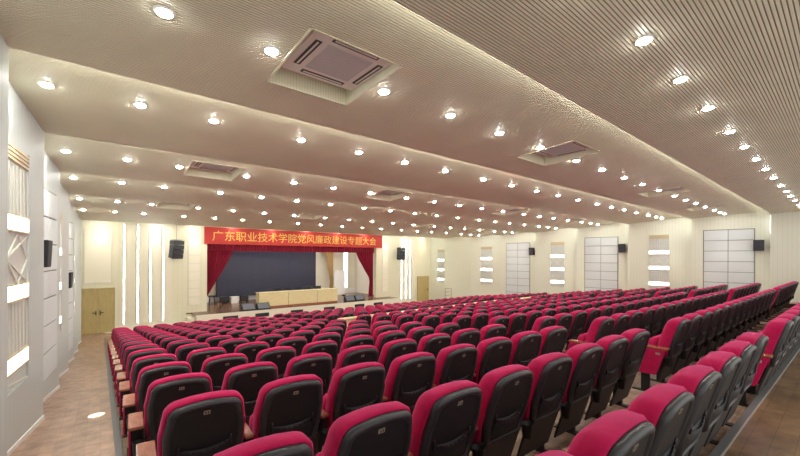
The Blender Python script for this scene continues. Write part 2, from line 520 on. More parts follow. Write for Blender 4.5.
def wall_speaker(side, yc, z, label):
    o = thing('wall_speaker', label, 'speaker')
    place_on_wall(o, side, yc, z)
    t = MB()
    wv, hv, dv, y0 = (0.15, 0.205, 0.18, 0.04) if side == 'right' else (0.13, 0.195, 0.13, 0.03)
    rings = []
    for y, ww, hh in ((y0, 0.75, 0.9), (y0 + 0.02, 0.8, 0.95), (y0 + dv - 0.02, 1, 1), (y0 + dv, 0.95, 0.97)):
        rings.append([(x * wv * ww, y + zz * (0.03 if side == 'right' else 0.008), zz * hv * hh) for x, zz in ((-1, -1), (1, -1), (1, 1), (-1, 1))])
    t.rings([r[::-1] for r in rings], 0, False); t.build('cabinet', 'spk', o)
    g = MB(); g.add([(x * wv * 0.86, y0 + dv + 0.004 + zz * (0.03 if side == 'right' else 0.008), zz * hv * 0.9) for x, zz in ((-1, -1), (1, -1), (1, 1), (-1, 1))], [(3, 2, 1, 0), (0, 1, 2, 3)])
    g.build('grille', 'grille', o)
    k = MB(); k.box(-0.03, 0.03, 0.014, y0 + 0.01, -0.04, 0.04); k.box(-0.06, 0.06, 0.001, 0.014, -0.1, 0.1); k.build('bracket', 'steel', o)
    return o
wall_speaker('right', 2.2, 0.50, 'black box speaker on right wall, nearest, beside the largest grid panel')
wall_speaker('right', 6.88, 0.47, 'black box speaker in the middle of the right wall')
wall_speaker('right', 11.62, 0.37, 'black box speaker on right wall, farthest and smallest')
wall_speaker('left', 7.3, 0.03, 'black box speaker on left wall, the nearer and larger')
wall_speaker('left', 12.2, -0.60, 'black box speaker on left wall, the farther and smaller')

# ------------------------------------------------------------------ front wall and stage house
OX0, OX1, OZ = 4.05, 14.25, 0.80
b = MB()
b.box(XL - 0.3, OX0, YF, YF + 0.25, -3.6, 1.9)
b.box(OX1, XR + 0.3, YF, YF + 0.25, -3.6, 1.9)
b.box(OX0, OX1, YF, YF + 0.25, OZ, 1.9)
struct('wall_front', b, 'wall_f')
b = MB()
b.box(XL - 0.6, OX0 - 0.4, YF + 0.25, YF + 4.3, -3.6, -3.5); b.box(OX0 - 0.9, OX1 + 0.9, YF + 3.9, YF + 4.1, ZST, 1.9)
b.box(OX0 - 1.1, OX0 - 0.9, YF + 0.25, YF + 4.1, ZST, 1.9); b.box(OX1 + 0.9, OX1 + 1.1, YF + 0.25, YF + 4.1, ZST, 1.9)
struct('wall_back', b, 'cream')
b = MB(); b.box(OX0 - 0.9, OX1 + 0.9, YF + 0.25, YF + 4.0, 1.45, 1.6); struct('ceiling', b, 'plaster')
SY = 18.85                      # front edge of the stage apron
b = MB()
b.box(3.35, 15.3, SY + 0.02, YF - 0.002, ZST - 0.06, ZST, 0)
b.box(3.35, 15.3, SY, SY + 0.02, ZST - 0.06, ZST, 1)
b.box(3.4, 15.25, SY + 0.02, YF - 0.002, -3.4, ZST - 0.06, 1)
q = MB(); q.box(OX0 - 0.9, OX1 + 0.9, YF - 0.001, YF + 3.95, ZST - 0.06, ZST); struct('floor', q, 'stagefloor')
tag(b.build('stage_platform', ['stagefloor', 'cream']), 'raised wooden stage with a cream front face', 'stage')
b = MB()
for i in range(2): b.box(2.95 + i * 0.2, 3.345, SY + 0.25, YF - 0.005, ZB + 0.005, ZB + 0.19 * (i + 1))
tag(b.build('stage_steps', 'cream'), 'small cream steps at the left end of the stage', 'steps')
for i, x in enumerate((4.85, 6.35, 8.2, 10.15, 12.2, 13.6)):
    o = thing('stage_vent', 'black rectangular vent in the stage front, %s from the left' % ORD[i], 'vent', (x, SY - 0.004, -2.92), group='vents in the stage front')
    q = MB(); q.box(-0.34, 0.34, -0.018, 0, -0.12, 0.06); q.build('frame', 'steel', o)
    q = MB()
    for j in range(4): q.box(-0.31, 0.31, -0.034, -0.021, -0.10 + j * 0.04, -0.08 + j * 0.04)
    q.build('slats', 'grille', o)
# skirting at the foot of the stage back wall
b = MB(); b.box(OX0 - 0.88, OX1 + 0.88, YF + 3.86, YF + 3.9, ZST, ZST + 0.35); tag(b.build('baseboard_back', 'white'), kind='structure')

for i, x in enumerate((6.0, 9.1, 12.2)):  # added lamps, out of sight behind the valance, to brighten the stage interior
    o = thing('stage_fill_light', 'added unseen fill lamp over the stage, %s from the left' % ORD[i], 'lamp', (x, YF + 1.6, 1.40), 0, 'added fill lamps over the stage')
    q = MB(); q.box(-1.2, 1.2, -0.1, 0.1, 0.0, 0.049); q.build('housing', 'white', o)
    q = MB(); q.box(-1.18, 1.18, -0.08, 0.08, -0.012, -0.001); q.build('diffuser', 'tube', o)
# LED screen
o = thing('video_screen', 'big dark video screen standing at the back of the stage', 'screen', (8.4, YF + 3.4, ZST + 0.32))
q = MB(); q.bbox(-3.15, 3.15, 0, 0.15, 0, 3.3, 0.01); q.build('cabinet', 'steel', o)
q = MB()
for i in range(10):
    for j in range(6): q.box(-3.12 + i * 0.624, -3.12 + i * 0.624 + 0.62, -0.012, -0.002, 0.03 + j * 0.54, 0.03 + j * 0.54 + 0.536)
q.build('display', 'screen', o)
q = MB()
for x in (-2.6, 0, 2.6): q.box(x - 0.2, x + 0.2, -0.05, 0.3, -0.32, 0)
q.build('stand', 'steel', o)

# curtains
def curtain(name, label, xl, xr, z0, z1, y, mt, npl, amp=0.06, nz=24, cat='curtain'):
    q = MB(); rows = []; nu = npl * 8
    for k in range(nz + 1):
        t = k / nz; z = z1 + (z0 - z1) * t
        a, c = xl(t), xr(t)
        am = amp * min(1, (c - a) / (npl * 0.10))
        front = [(a + (c - a) * u / nu, y - am * sin(2 * pi * npl * u / nu) - am * 0.3 * sin(2 * pi * npl * 2.3 * u / nu), z) for u in range(nu + 1)]
        back = [(p[0], p[1] + 0.012, p[2]) for p in front[::-1]]
        rows.append(front + back)
    q.rings(rows, 0, True)
    return tag(q.build(name, mt), label, cat)
def lerp_t(tab):
    def f(t):
        for (t0, v0), (t1, v1) in zip(tab[:-1], tab[1:]):
            if t0 <= t <= t1:
                s = (t - t0) / (t1 - t0); return v0 + (v1 - v0) * s
        return tab[-1][1]
    return f
YC = YF + 0.42
curtain('stage_curtain', 'dark red stage curtain gathered to the left side of the stage', lerp_t([(0, 4.02), (1, 4.08)]),
        lerp_t([(0, 5.5), (0.2, 5.35), (0.5, 4.95), (0.8, 4.45), (1, 4.16)]), -2.0, 0.8, YC, 'curtain', 9)
curtain('stage_curtain', 'dark red stage curtain tied at the right side of the stage', lerp_t([(0, 12.7), (0.25, 13.1), (0.5, 13.65), (0.62, 13.95), (0.7, 14.0), (1, 13.9)]),
        lerp_t([(0, 14.28), (0.62, 14.28), (1, 14.28)]), ZST + 0.02, 0.8, YC, 'curtain', 8)
curtain('stage_valance', 'dark red pleated valance across the top of the stage', lambda t: 4.07, lambda t: 14.23, 0.28, 1.05, YC - 0.19, 'curtain', 60, 0.03, 4, 'curtain')
curtain('tan_curtain', 'tan curtain gathered at the right of the dark screen', lerp_t([(0, 11.95), (0.3, 12.25), (0.6, 12.5), (0.75, 12.6), (1, 12.5)]),
        lerp_t([(0, 12.85), (1, 12.85)]), ZST + 0.02, 1.2, YF + 3.3, 'tan', 5)

# banner with its writing
o = thing('banner', 'long red banner with golden characters above the stage', 'banner', (9.25, YF - 0.16, 1.03))
BW, BH = 10.72, 0.84
q = MB()
q.box(-BW / 2, BW / 2, -0.012, 0.012, -BH / 2, BH / 2); q.build('cloth', 'banner', o)
q = MB()
for x in (-BW / 2 + 0.2, 0, BW / 2 - 0.2): q.box(x - 0.02, x + 0.02, 0.013, 0.158, -0.3, 0.38)
q.build('hanger', 'steel', o)
fc = bpy.data.curves.new('lettering', 'FONT')
fc.body = '\u5e7f\u4e1c\u804c\u4e1a\u6280\u672f\u5b66\u9662\u515a\u98ce\u5ec9\u653f\u5efa\u8bbe\u4e13\u9898\u5927\u4f1a'
fc.align_x = 'CENTER'; fc.align_y = 'CENTER'; fc.size = 0.545; fc.extrude = 0.004; fc.offset = 0.0; fc.space_character = 1.0
tmp = bpy.data.objects.new('lettering', fc); C.objects.link(tmp)
bpy.context.view_layer.update()
me = bpy.data.meshes.new_from_object(tmp.evaluated_get(bpy.context.evaluated_depsgraph_get()))
C.objects.unlink(tmp); bpy.data.objects.remove(tmp)
xs = [v.co.x for v in me.vertices] or [0, 1]; ysv = [v.co.y for v in me.vertices] or [0, 1]
mx, my = (min(xs) + max(xs)) / 2, (min(ysv) + max(ysv)) / 2
sx = 9.85 / max(0.01, max(xs) - min(xs))
for v in me.vertices: v.co = ((v.co.x - mx) * sx, -0.016 - v.co.z, (v.co.y - my) * 1.0)
me.materials.clear(); me.materials.append(M['letter'])
lt = link('lettering', me, o); lt.location.x = -0.08; tag(lt, 'golden characters')

# doors
def door(num, x0, x1, z0, z1, leaves):
    o = link('door_%d' % num, None); o.location = ((x0 + x1) / 2, YF, z0); tag(o, kind='structure')
    hw = (x1 - x0) / 2; h = z1 - z0
    q = MB()
    for a in (-hw - 0.05, hw): q.box(a, a + 0.05, -0.05, -0.001, 0, h + 0.05)
    q.box(-hw, hw, -0.05, -0.001, h, h + 0.05); q.build('door_frame', 'door', o)
    lw = 2 * hw / leaves
    for i in range(leaves):
        q = MB(); q.bbox(-hw + i * lw + 0.004, -hw + (i + 1) * lw - 0.004, -0.04, -0.002, 0.01, h - 0.004, 0.005)
        lf = q.build('door_leaf', 'door', o)
        hx = -hw + (i + 1) * lw - 0.07 if i == 0 else -hw + i * lw + 0.07
        q = MB(); q.cyl((hx, -0.075, h * 0.42), (hx, -0.075, h * 0.52), 0.014, n=8)
        for zz in (0.43, 0.51): q.cyl((hx, -0.075, h * zz), (hx, -0.04, h * zz), 0.01, n=6)
        sgn = -1 if i == 0 else 1
        q.cyl((hx, -0.07, h * 0.47), (hx + sgn * 0.12, -0.07, h * 0.47), 0.012, n=6)
        q.build('door_handle', 'steel', lf)
    return o
door(1, -0.60, 0.42, ZB, -1.40, 2)
door(2, 17.95, 19.0, ZB, -1.44, 1)

# plain panels, light strips, fins on the front wall
def board(x0, x1, z0, z1, nr, label, mt='cream'):
    o = thing('wall_board', label, 'wall panel', ((x0 + x1) / 2, YF, z0))
    hw = (x1 - x0) / 2
    q = MB(); q.box(-hw, hw, -0.014, -0.001, 0, z1 - z0); q.build('backing_board', 'lattice', o)
    for i in range(nr):
        h = (z1 - z0) / nr
        q = MB(); q.bbox(-hw + 0.012, hw - 0.012, -0.035, -0.015, i * h + 0.008, (i + 1) * h - 0.008, 0.006); q.build('pad', mt, o)
    return o
board(-0.55, 0.36, -1.15, 1.10, 1, 'plain cream board on the wall above the double door')
board(3.22, 3.74, -2.35, 0.85, 8, 'narrow cream board of stacked pads left of the stage')
board(14.72, 15.22, -2.35, 0.85, 8, 'narrow cream board of stacked pads right of the stage')
def fins(xs, z0, z1, where):
    for i, x in enumerate(xs):
        o = thing('light_strip', 'vertical white light strip, %s from the left %s' % (ORD[i], where), 'strip light', (x, YF, z0), group='light strips ' + where)
        q = MB(); q.box(-0.022, 0.022, -0.03, -0.001, 0, z1 - z0); q.build('diffuser', 'strip', o)
        q = MB(); q.box(-0.04, -0.023, -0.05, -0.001, -0.01, z1 - z0 + 0.01); q.box(0.023, 0.04, -0.05, -0.001, -0.01, z1 - z0 + 0.01); q.build('channel', 'white', o)
    for i, (a, c) in enumerate(zip(xs, list(xs[1:]) + [xs[-1] + 0.45])):
        q = MB()
        q.add([(a + 0.055, YF - 0.001, z0), (c - 0.10, YF - 0.12, z0), (c - 0.10, YF - 0.001, z0), (a + 0.055, YF - 0.001, z1), (c - 0.10, YF - 0.12, z1), (c - 0.10, YF - 0.001, z1)],
              [(0, 1, 4, 3), (1, 2, 5, 4), (3, 4, 5), (0, 2, 1)])
        struct('trim_%d' % (10 + i + (0 if xs[0] < 5 else 10)), q, 'cream')
fins((0.78, 1.27, 1.73, 2.22), -2.95, 1.36, 'beside the left door')
fins((16.4, 16.8, 17.2), -2.95, 1.30, 'beside the single right door')

# hanging loudspeakers
def line_array(x, z, n, yaw, tilt, label):
    o = thing('line_array', label, 'speaker', (x, YF - 0.45, z), yaw)
    zz = 0.0; yy = 0.0
    for i in range(n):
        a = tilt * (0.5 + i * 0.5)
        q = MB(); hh = 0.19
        def P(px, py, pz): return (px, yy + py * cos(a) - pz * sin(a), zz + py * sin(a) + pz * cos(a))
        v = [P(px, py, pz) for pz in (-hh, 0) for px, py in ((-0.27, -0.18), (0.27, -0.18), (0.2, 0.16), (-0.2, 0.16))]
        q.add(v, [(3, 2, 1, 0), (4, 5, 6, 7), (0, 1, 5, 4), (1, 2, 6, 5), (2, 3, 7, 6), (3, 0, 4, 7)])
        bx = q.build('cabinet', 'spk', o)
        q = MB(); q.add([P(px, -0.185, pz) for px, pz in ((-0.25, -hh + 0.012), (0.25, -hh + 0.012), (0.25, -0.012), (-0.25, -0.012))], [(0, 1, 2, 3)])
        q.build('grille', 'grille', bx)
        yy += 0.20 * sin(a) * 1.0; zz -= 0.205 * cos(a)
    q = MB()
    top = ceil_z(YF - 0.45) - z
    q.box(-0.2, 0.2, -0.12, 0.12, 0.01, 0.04)
    q.cyl((0, 0, 0.03), (0, 0, top), 0.008, n=6)
    q.build('hanging_wire', 'wire', o)
    return o
line_array(2.68, 0.72, 4, 0.55, 0.10, 'black stacked loudspeaker hung left of the stage')
line_array(16.0, 0.64, 4, -0.15, 0.08, 'black stacked loudspeaker hung right of the stage')

# stage furniture
o = thing('rostrum_desk', 'long pale oak desk across the middle of the stage', 'desk', (8.62, 19.25, ZST + 0.001))
q = MB()
for i, (a, c) in enumerate(((-2.3, -0.72), (-0.72, 0.98), (0.98, 2.3))):
    q = MB(); q.bbox(a + 0.01, c - 0.01, 0, 0.03, 0.1, 0.79, 0.004); q.build('front_panel', 'oak', o)
q = MB(); q.box(-2.28, 2.28, 0.02, 0.04, 0, 0.1); q.build('plinth', 'armwood', o)
q = MB(); q.bbox(-2.33, 2.33, -0.02, 0.55, 0.79, 0.82, 0.005); q.build('desk_top', 'oak', o)
for x in (-2.28, 2.24): q = MB(); q.box(x, x + 0.04, 0.03, 0.5, 0, 0.79); q.build('side_panel', 'oak', o)
for i in range(5):
    x = 7.8 + i * 0.62
    t = thing('stage_chair', 'black chair behind the stage desk, %s from the left' % ORD[i], 'chair', (x, 20.35, ZST), group='chairs behind the stage desk')
    q = MB(); q.bbox(-0.22, 0.22, -0.22, 0.22, 0.42, 0.48, 0.02); q.build('seat', 'inset', t)
    q = MB(); q.bbox(-0.22, 0.22, 0.2, 0.25, 0.5, 0.93, 0.02); q.build('backrest', 'inset', t)
    for sx_ in (-1, 1):
        for sy_ in (-1, 1):
            q = MB(); q.cyl((sx_ * 0.19, sy_ * 0.19, 0), (sx_ * 0.19, sy_ * 0.19, 0.92 if sy_ > 0 else 0.42), 0.013, n=6); q.build('leg', 'steel', t)
def wedge(x, y, label, rz=0.0):
    o = thing('stage_monitor', label, 'speaker', (x, y, ZST + 0.002), rz)
    q = MB(); pr = [(-0.16, 0), (0.2, 0), (0.2, 0.2), (0.08, 0.34), (-0.16, 0.06)]
    v = [(sx_, py, pz) for sx_ in (-0.31, 0.31) for py, pz in pr]
    q.add(v, [(0, 1, 2, 3, 4), (9, 8, 7, 6, 5)] + [(i, i + 5, (i + 1) % 5 + 5, (i + 1) % 5) for i in range(5)])
    q.build('cabinet', 'spk', o)
    q = MB(); q.add([(-0.28, -0.160, 0.075), (0.28, -0.160, 0.075), (0.28, 0.055, 0.325), (-0.28, 0.055, 0.325)], [(0, 1, 2, 3), (3, 2, 1, 0)]); q.build('grille', 'wedge', o)
wedge(5.72, 19.02, 'black wedge monitor at left of stage, farther from the desk')
wedge(6.45, 18.98, 'black wedge monitor on stage just before the desk\'s left end')
wedge(11.75, 19.25, 'black wedge monitor right of the desk, left of a pair')
wedge(12.5, 19.35, 'black wedge monitor right of the desk, right of a pair')
# little carts by the left curtain
o = thing('stool', 'low black stool against the stage wall behind the left curtain', 'stool', (4.85, 22.7, ZST))
q = MB(); q.cyl((0, 0, 0.42), (0, 0, 0.5), 0.2, n=16); q.build('seat', 'inset', o)
for k in range(4):
    q = MB(); q.cyl((0.15 * cos(k * pi / 2 + 0.7), 0.15 * sin(k * pi / 2 + 0.7), 0.42), (0.2 * cos(k * pi / 2 + 0.7), 0.2 * sin(k * pi / 2 + 0.7), 0), 0.02, n=6); q.build('leg', 'steel', o)
for x, lb in ((5.45, 'black flight case below the left end of the screen'), (6.55, 'black flight case right of the white box on stage')):
    o = thing('flight_case', lb, 'case', (x, 22.6, ZST))
    q = MB(); q.bbox(-0.2, 0.2, -0.2, 0.2, 0.09, 0.42, 0.02); q.build('body', 'spk', o)
    for k in range(4):
        q = MB(); cx_, cy_ = (-0.18 if k % 2 else 0.18), (-0.14 if k < 2 else 0.14); q.cyl((cx_ - 0.015, cy_, 0.045), (cx_ + 0.015, cy_, 0.045), 0.045, n=10); q.build('castor', 'steel', o)
o = thing('white_box', 'small white box between two black cases on stage', 'box', (6.0, 22.6, ZST))
q = MB(); q.bbox(-0.2, 0.2, -0.2, 0.2, 0, 0.34, 0.015); q.build('body', 'white', o)
q = MB(); q.bbox(-0.21, 0.21, -0.21, 0.21, 0.34, 0.38, 0.01); q.build('lid', 'white', o)
# white board and bright window at the right back of the stage
o = thing('white_screen', 'tall white board standing on the stage below the bright window', 'screen', (12.95, 22.4, ZST))
q = MB(); q.bbox(-0.5, 0.33, 0, 0.04, 0.08, 1.75, 0.01); q.build('board', 'white', o)
for x in (-0.42, 0.25): q = MB(); q.box(x - 0.02, x + 0.02, -0.2, 0.25, 0, 0.08); q.build('foot', 'steel', o)
wn = link('window_1', None); wn.location = (14.2, YF + 3.9, -2.3); tag(wn, kind='structure')
q = MB(); q.box(-0.17, 0.17, -0.02, -0.004, 0, 3.3); q.build('window_glass', 'glass', wn)
q = MB()
for x in (-0.2, 0.17): q.box(x, x + 0.03, -0.04, -0.002, 0, 3.3)
for k in range(7): q.box(-0.17, 0.17, -0.04, -0.021, k * 0.53, k * 0.53 + 0.03)
q.build('window_frame', 'white', wn)
# handrail near the far right corner
o = thing('handrail', 'small grey three-bar handrail by the far right wall', 'handrail', (18.45, 17.4, ZB))
for x in (-0.3, 0.3): q = MB(); q.cyl((x, 0, 0), (x, 0, 1.15), 0.02, n=8); q.build('post', 'wire', o)
for z in (1.13, 0.9, 0.67): q = MB(); q.cyl((-0.3, 0, z), (0.3, 0, z), 0.018, n=8); q.build('bar', 'wire', o)

# ------------------------------------------------------------------ air conditioners in the ceiling
def air_con(x, yc, label):
    zp = ceil_z(yc)
    zr = max(ceil_z(yc - 0.49), ceil_z(yc + 0.49)) + 0.05      # plane of the unit, above the slats
    o = thing('ceiling_air_conditioner', label, 'air conditioner', (x, yc, zr))
    q = MB()
    for sx_ in (-1, 1):
        a, c = sorted((sx_ * 0.45, sx_ * 0.432))
        v = []
        for px in (a, c):
            v += [(px, -0.49, ceil_z(yc - 0.49) - zr - 0.008), (px, 0.49, ceil_z(yc + 0.49) - zr - 0.008), (px, 0.49, 0.12), (px, -0.49, 0.12)]
        q.add(v, [(0, 1, 2, 3), (7, 6, 5, 4), (0, 4, 5, 1), (1, 5, 6, 2), (2, 6, 7, 3), (3, 7, 4, 0)])
    for sy_ in (-1, 1):
        a, c = sorted((sy_ * 0.49, sy_ * 0.472))
        q.box(-0.45, 0.45, a, c, ceil_z(yc + sy_ * 0.49) - zr - 0.008, 0.12, 1)
    q.box(-0.45, 0.45, -0.49, 0.49, 0.12, 0.13)
    q.build('recess_frame', ['ceil', 'ribs'], o)
    q = MB(); q.bbox(-0.36, 0.428, -0.465, 0.345, 0.0, 0.1, 0.012); pn = q.build('panel', 'acwhite', o)
    cx_, cy_ = 0.035, -0.06
    q = MB(); q.box(cx_ - 0.23, cx_ + 0.23, cy_ - 0.23, cy_ + 0.23, -0.006, -0.001)
    for k in range(14): q.box(cx_ - 0.22, cx_ + 0.22, cy_ - 0.22 + k * 0.033, cy_ - 0.206 + k * 0.033, -0.011, -0.0055)
    tag(q.build('intake_grille', 'acgrey', o), 'grey square intake grille')
    for k in range(4):
        q = MB()
        d0, d1 = 0.285, 0.345
        if k == 0: r = (cx_ - 0.23, cx_ + 0.23, cy_ - d1, cy_ - d0)
        if k == 1: r = (cx_ - 0.23, cx_ + 0.23, cy_ + d0, cy_ + d1)
        if k == 2: r = (cx_ - d1, cx_ - d0, cy_ - 0.23, cy_ + 0.23)
        if k == 3: r = (cx_ + d0, cx_ + d1, cy_ - 0.23, cy_ + 0.23)
        q.box(*r, -0.004, -0.001, 0)
        mx_, my_ = (r[0] + r[1]) / 2, (r[2] + r[3]) / 2
        if k < 2: q.box(r[0] + 0.02, r[1] - 0.02, my_ - 0.008, my_ + 0.008, -0.009, -0.004, 1)
        else: q.box(mx_ - 0.008, mx_ + 0.008, r[2] + 0.02, r[3] - 0.02, -0.009, -0.004, 1)
        q.build('air_slot', ['acdark', 'acwhite'], o)
    return o
WHICH = {1: 'nearest', 3: 'middle', 5: 'farthest'}
for r, yc in AC_ROWS.items():
    for i, x in enumerate(AC_X):
        air_con(x, yc, 'white square air conditioner recessed in ceiling, %s row, %s from the left' % (WHICH[r], ORD[i]))

# ------------------------------------------------------------------ downlights
COLX = [-0.43, 0.34, 1.10, 2.27, 3.27, 4.25, 5.30, 6.50, 7.56, 8.66, 9.75, 10.92, 12.22, 13.33, 14.40, 15.60, 16.90, 17.80, 18.55]
ROWY = [1.02, 3.06, 5.09, 7.70, 9.80, 12.45, 14.88]
rg = MB()
n = 20; R = []
for rr, z in ((0.068, 0.0), (0.066, -0.008), (0.056, -0.012), (0.049, -0.008), (0.047, 0.004)):
    R.append([(rr * cos(2 * pi * i / n), rr * sin(2 * pi * i / n), z) for i in range(n)])
rg.rings(R, 0, True, False, False)
ring_me = rg.mesh('trim_ring', ['ring'])
ln = MB()
ln.rings([[(rr * cos(2 * pi * i / n), rr * sin(2 * pi * i / n), z) for i in range(n)][::-1] for rr, z in ((0.048, -0.004), (0.046, -0.013), (0.038, -0.020), (0.024, -0.0235), (0.01, -0.025))], 0, True, False, True)
lens_me = ln.mesh('lens', ['lens'])
beam_data = bpy.data.lights.new('beam', 'SPOT')
beam_data.energy = 27; beam_data.spot_size = radians(75); beam_data.spot_blend = 0.7; beam_data.shadow_soft_size = 0.03; beam_data.color = (1, 0.95, 0.82)
def beam(o):
    l = link('beam', beam_data, o); l.location = (0, 0, -0.05)
for r, y in enumerate(ROWY):
    cols = COLX[3:-1] if r == 0 else COLX
    for i, x in enumerate(cols):
        if r == 0: lb = 'round white downlight, nearest ceiling row, %s light down from the top edge' % ORD[i]
        else: lb = 'round white downlight, %s ceiling row from the back, %s from the left wall' % (ORD[r], ORD[i])
        a, c, za, zc = [s_ for s_ in SEG if s_[0] <= y <= s_[1]][0]
        o = thing('downlight', lb, 'downlight', (x, y, ceil_z(y)), 0, 'downlights in the slatted ceiling')
        o.rotation_euler = (math.atan((zc - za) / (c - a)), 0, 0)
        link('trim_ring', ring_me, o); link('lens', lens_me, o)
        if x > 18 or x < 0: beam(o)
# row of wall washers above the front wall, in the last ceiling bay
for i, x in enumerate((0.0, 1.95, 3.48, 5.2, 7.2, 9.2, 11.2, 13.2, 14.97, 16.6, 18.4)):
    o = thing('downlight', 'round white downlight close to the front wall, %s from the left' % ORD[i], 'downlight', (x, 19.6, ceil_z(19.6)), 0, 'downlights along the front wall')
    link('trim_ring', ring_me, o); link('lens', lens_me, o)
    if x < 4 or x > 14.5: beam(o)

# ------------------------------------------------------------------ auditorium chairs
# local axes: +y faces the stage, origin on the floor below the rear of the headrest
ZT = 0.94                        # top of the back
def lean(z):                     # how far the back comes forward towards its foot
    t = (0.86 - z)
    return 0.30 * t - 0.10 * max(0, t - 0.25) + (0.35 * (z - 0.86) ** 2 if z > 0.86 else 0)
def outline(inset, hi):
    # rounded outline of the backrest in x, z
    zt, zb = ZT - inset, 0.43 + inset * 0.6
    wt, wm, wb = 0.222 - inset, 0.243 - inset, 0.215 - inset
    r = max(0.02, 0.085 - inset * 0.6)
    pts = []
    nc = 6 if hi else 2
    right = [(wb, zb), (wm - 0.004, 0.58), (wm, 0.72)]
    for k in range(nc + 1):
        a = pi / 2 * k / nc
        right.append((wt - r + r * cos(a), zt - 0.012 - r + r * sin(a)))
    right.append((0.08, zt - 0.003))
    left = [(-x, z) for x, z in right[::-1]]
    return right + [(0, zt)] + left
def back_ring(inset, y, hi): return [(x, y + lean(z), z) for x, z in outline(inset, hi)]
def mb_cushion(hi=True, q=None, m=0):
    q = q or MB()
    lv = [(0.012, 0.0), (0.0, 0.02), (0.0, 0.085), (0.012, 0.115), (0.040, 0.135), (0.09, 0.142)] if hi else [(0.008, 0.0), (0.0, 0.085), (0.035, 0.135)]
    q.rings([back_ring(i, y, hi) for i, y in lv], m, True)
    return q
def mb_shell(hi=True, q=None, m=0, m2=1):
    q = q or MB()
    lv = [(0.016, 0.004), (0.020, -0.022), (0.030, -0.036), (0.044, -0.042), (0.052, -0.040), (0.057, -0.030)] if hi else [(0.016, 0.004), (0.022, -0.025), (0.044, -0.040)]
    rings = [back_ring(i, y, hi)[::-1] for i, y in lv]
    q.rings(rings, m, True, True, not hi)
    if hi:
        n_ = len(rings[-1]); h_ = n_ // 2
        # rear inset panel as strips from side to side
        o_ = len(q.v); q.v += [tuple(p) for p in rings[-1]]
        for i in range(h_ - 0):
            a, bb, c, d = i, i + 1, n_ - 2 - i, n_ - 1 - i
            if c <= bb: break
            q.f.append((o_ + a, o_ + bb, o_ + c, o_ + d)); q.m.append(m2); q.sm.append(False)
    return q
def panel_pt(x, z, off=0.0): return (x, lean(z) - 0.030 - off, z)
def mb_plate():
    q = MB()
    z0, z1 = 0.838, 0.862
    v = [panel_pt(x, z, d) for d in (0.0, 0.004) for x, z in ((-0.018, z0), (0.018, z0), (0.018, z1), (-0.018, z1))]
    q.add(v, [(4, 5, 6, 7), (0, 1, 5, 4), (1, 2, 6, 5), (2, 3, 7, 6), (3, 0, 4, 7)], 0)
    for x in (-0.007, 0.007):
        q.add([panel_pt(x + dx, z, 0.005) for dx, z in ((-0.004, 0.843), (0.004, 0.843), (0.004, 0.857), (-0.004, 0.857))], [(0, 1, 2, 3)], 1)
    return q
def mb_pocket():
    q = MB(); rows = []
    for k in range(9):
        x = -0.145 + 0.29 * k / 8
        sag = 0.03 * (1 - ((k - 4) / 4) ** 2)
        bul = 0.022 * (1 - ((k - 4) / 4) ** 2)
        rows.append([panel_pt(x, 0.475, 0.002), panel_pt(x, 0.53, 0.006 + bul * 0.8), panel_pt(x, 0.62 - sag, 0.004 + bul), panel_pt(x, 0.635 - sag, 0.0)])
    q.rings(rows, 0, True, False, False, closed=False)
    top = [panel_pt(-0.145 + 0.29 * k / 8, 0.625 - 0.03 * (1 - ((k - 4) / 4) ** 2), 0.006 + 0.022 * (1 - ((k - 4) / 4) ** 2)) for k in range(9)]
    q.tube(top, 0.005, 5, 1)
    for x in (-0.145, 0.145): q.cyl(panel_pt(x, 0.66, 0.002), panel_pt(x, 0.60, 0.012), 0.008, n=6, m=1)
    return q
def mb_seat(q=None, m=0, hi=True):
    q = q or MB()
    # folded-up seat cushion: leans like the back, in front of it
    def S(y, z): return y + 0.22 + 0.22 * (0.6 - z)
    lv = []
    for t, ins in ((0.0, 0.02), (0.025, 0.0), (0.08, 0.0), (0.11, 0.03)):
        w_ = 0.225 - ins
        lv.append([(x, S(t, z), z) for x, z in ((w_, 0.30 + ins), (w_, 0.62 - ins), (w_ - 0.04, 0.67 - ins), (-w_ + 0.04, 0.67 - ins), (-w_, 0.62 - ins), (-w_, 0.30 + ins))])
    q.rings(lv, m, hi)
    return q
def mb_board(q=None, m=0):
    q = q or MB()
    v = []
    for dy in (0.0, 0.018):
        v += [(-0.222, 0.085 + dy, 0.47), (0.222, 0.085 + dy, 0.47), (0.215, 0.19 + dy, 0.135), (-0.215, 0.19 + dy, 0.135)]
    q.add(v, [(3, 2, 1, 0), (4, 5, 6, 7), (0, 1, 5, 4), (1, 2, 6, 5), (2, 3, 7, 6), (3, 0, 4, 7)], m)
    return q
AX = 0.275
def mb_leg(s, q=None, m=0):
    q = q or MB(); x = s * AX
    q.box(x - 0.022, x + 0.022, 0.27, 0.36, 0.006, 0.26, m)
    q.box(x - 0.035, x + 0.035, 0.16, 0.46, 0.0, 0.012, m)
    v = []
    for dx in (-0.016, 0.016):
        v += [(x + dx, 0.11, 0.562), (x + dx, 0.37, 0.562), (x + dx, 0.43, 0.24), (x + dx, 0.20, 0.24)]
    q.add(v, [(0, 1, 2, 3), (7, 6, 5, 4), (0, 4, 5, 1), (1, 5, 6, 2), (2, 6, 7, 3), (3, 7, 4, 0)], m)
    return q
def mb_leg_end(s):
    q = mb_leg(s); v = []
    for x in sorted((s * (AX - 0.03), s * (AX + 0.049))):
        v += [(x, 0.10, 0.56), (x, 0.36, 0.56), (x, 0.43, 0.26), (x, 0.19, 0.26)]
    q.add(v, [(0, 1, 2, 3), (7, 6, 5, 4), (0, 4, 5, 1), (1, 5, 6, 2), (2, 6, 7, 3), (3, 7, 4, 0)], 0)
    return q
def mb_arm(s, q=None, m=0):
    q = q or MB(); x = s * AX
    q.bbox(x - 0.031, x + 0.031, 0.09, 0.40, 0.562, 0.588, 0.006, m)
    return q
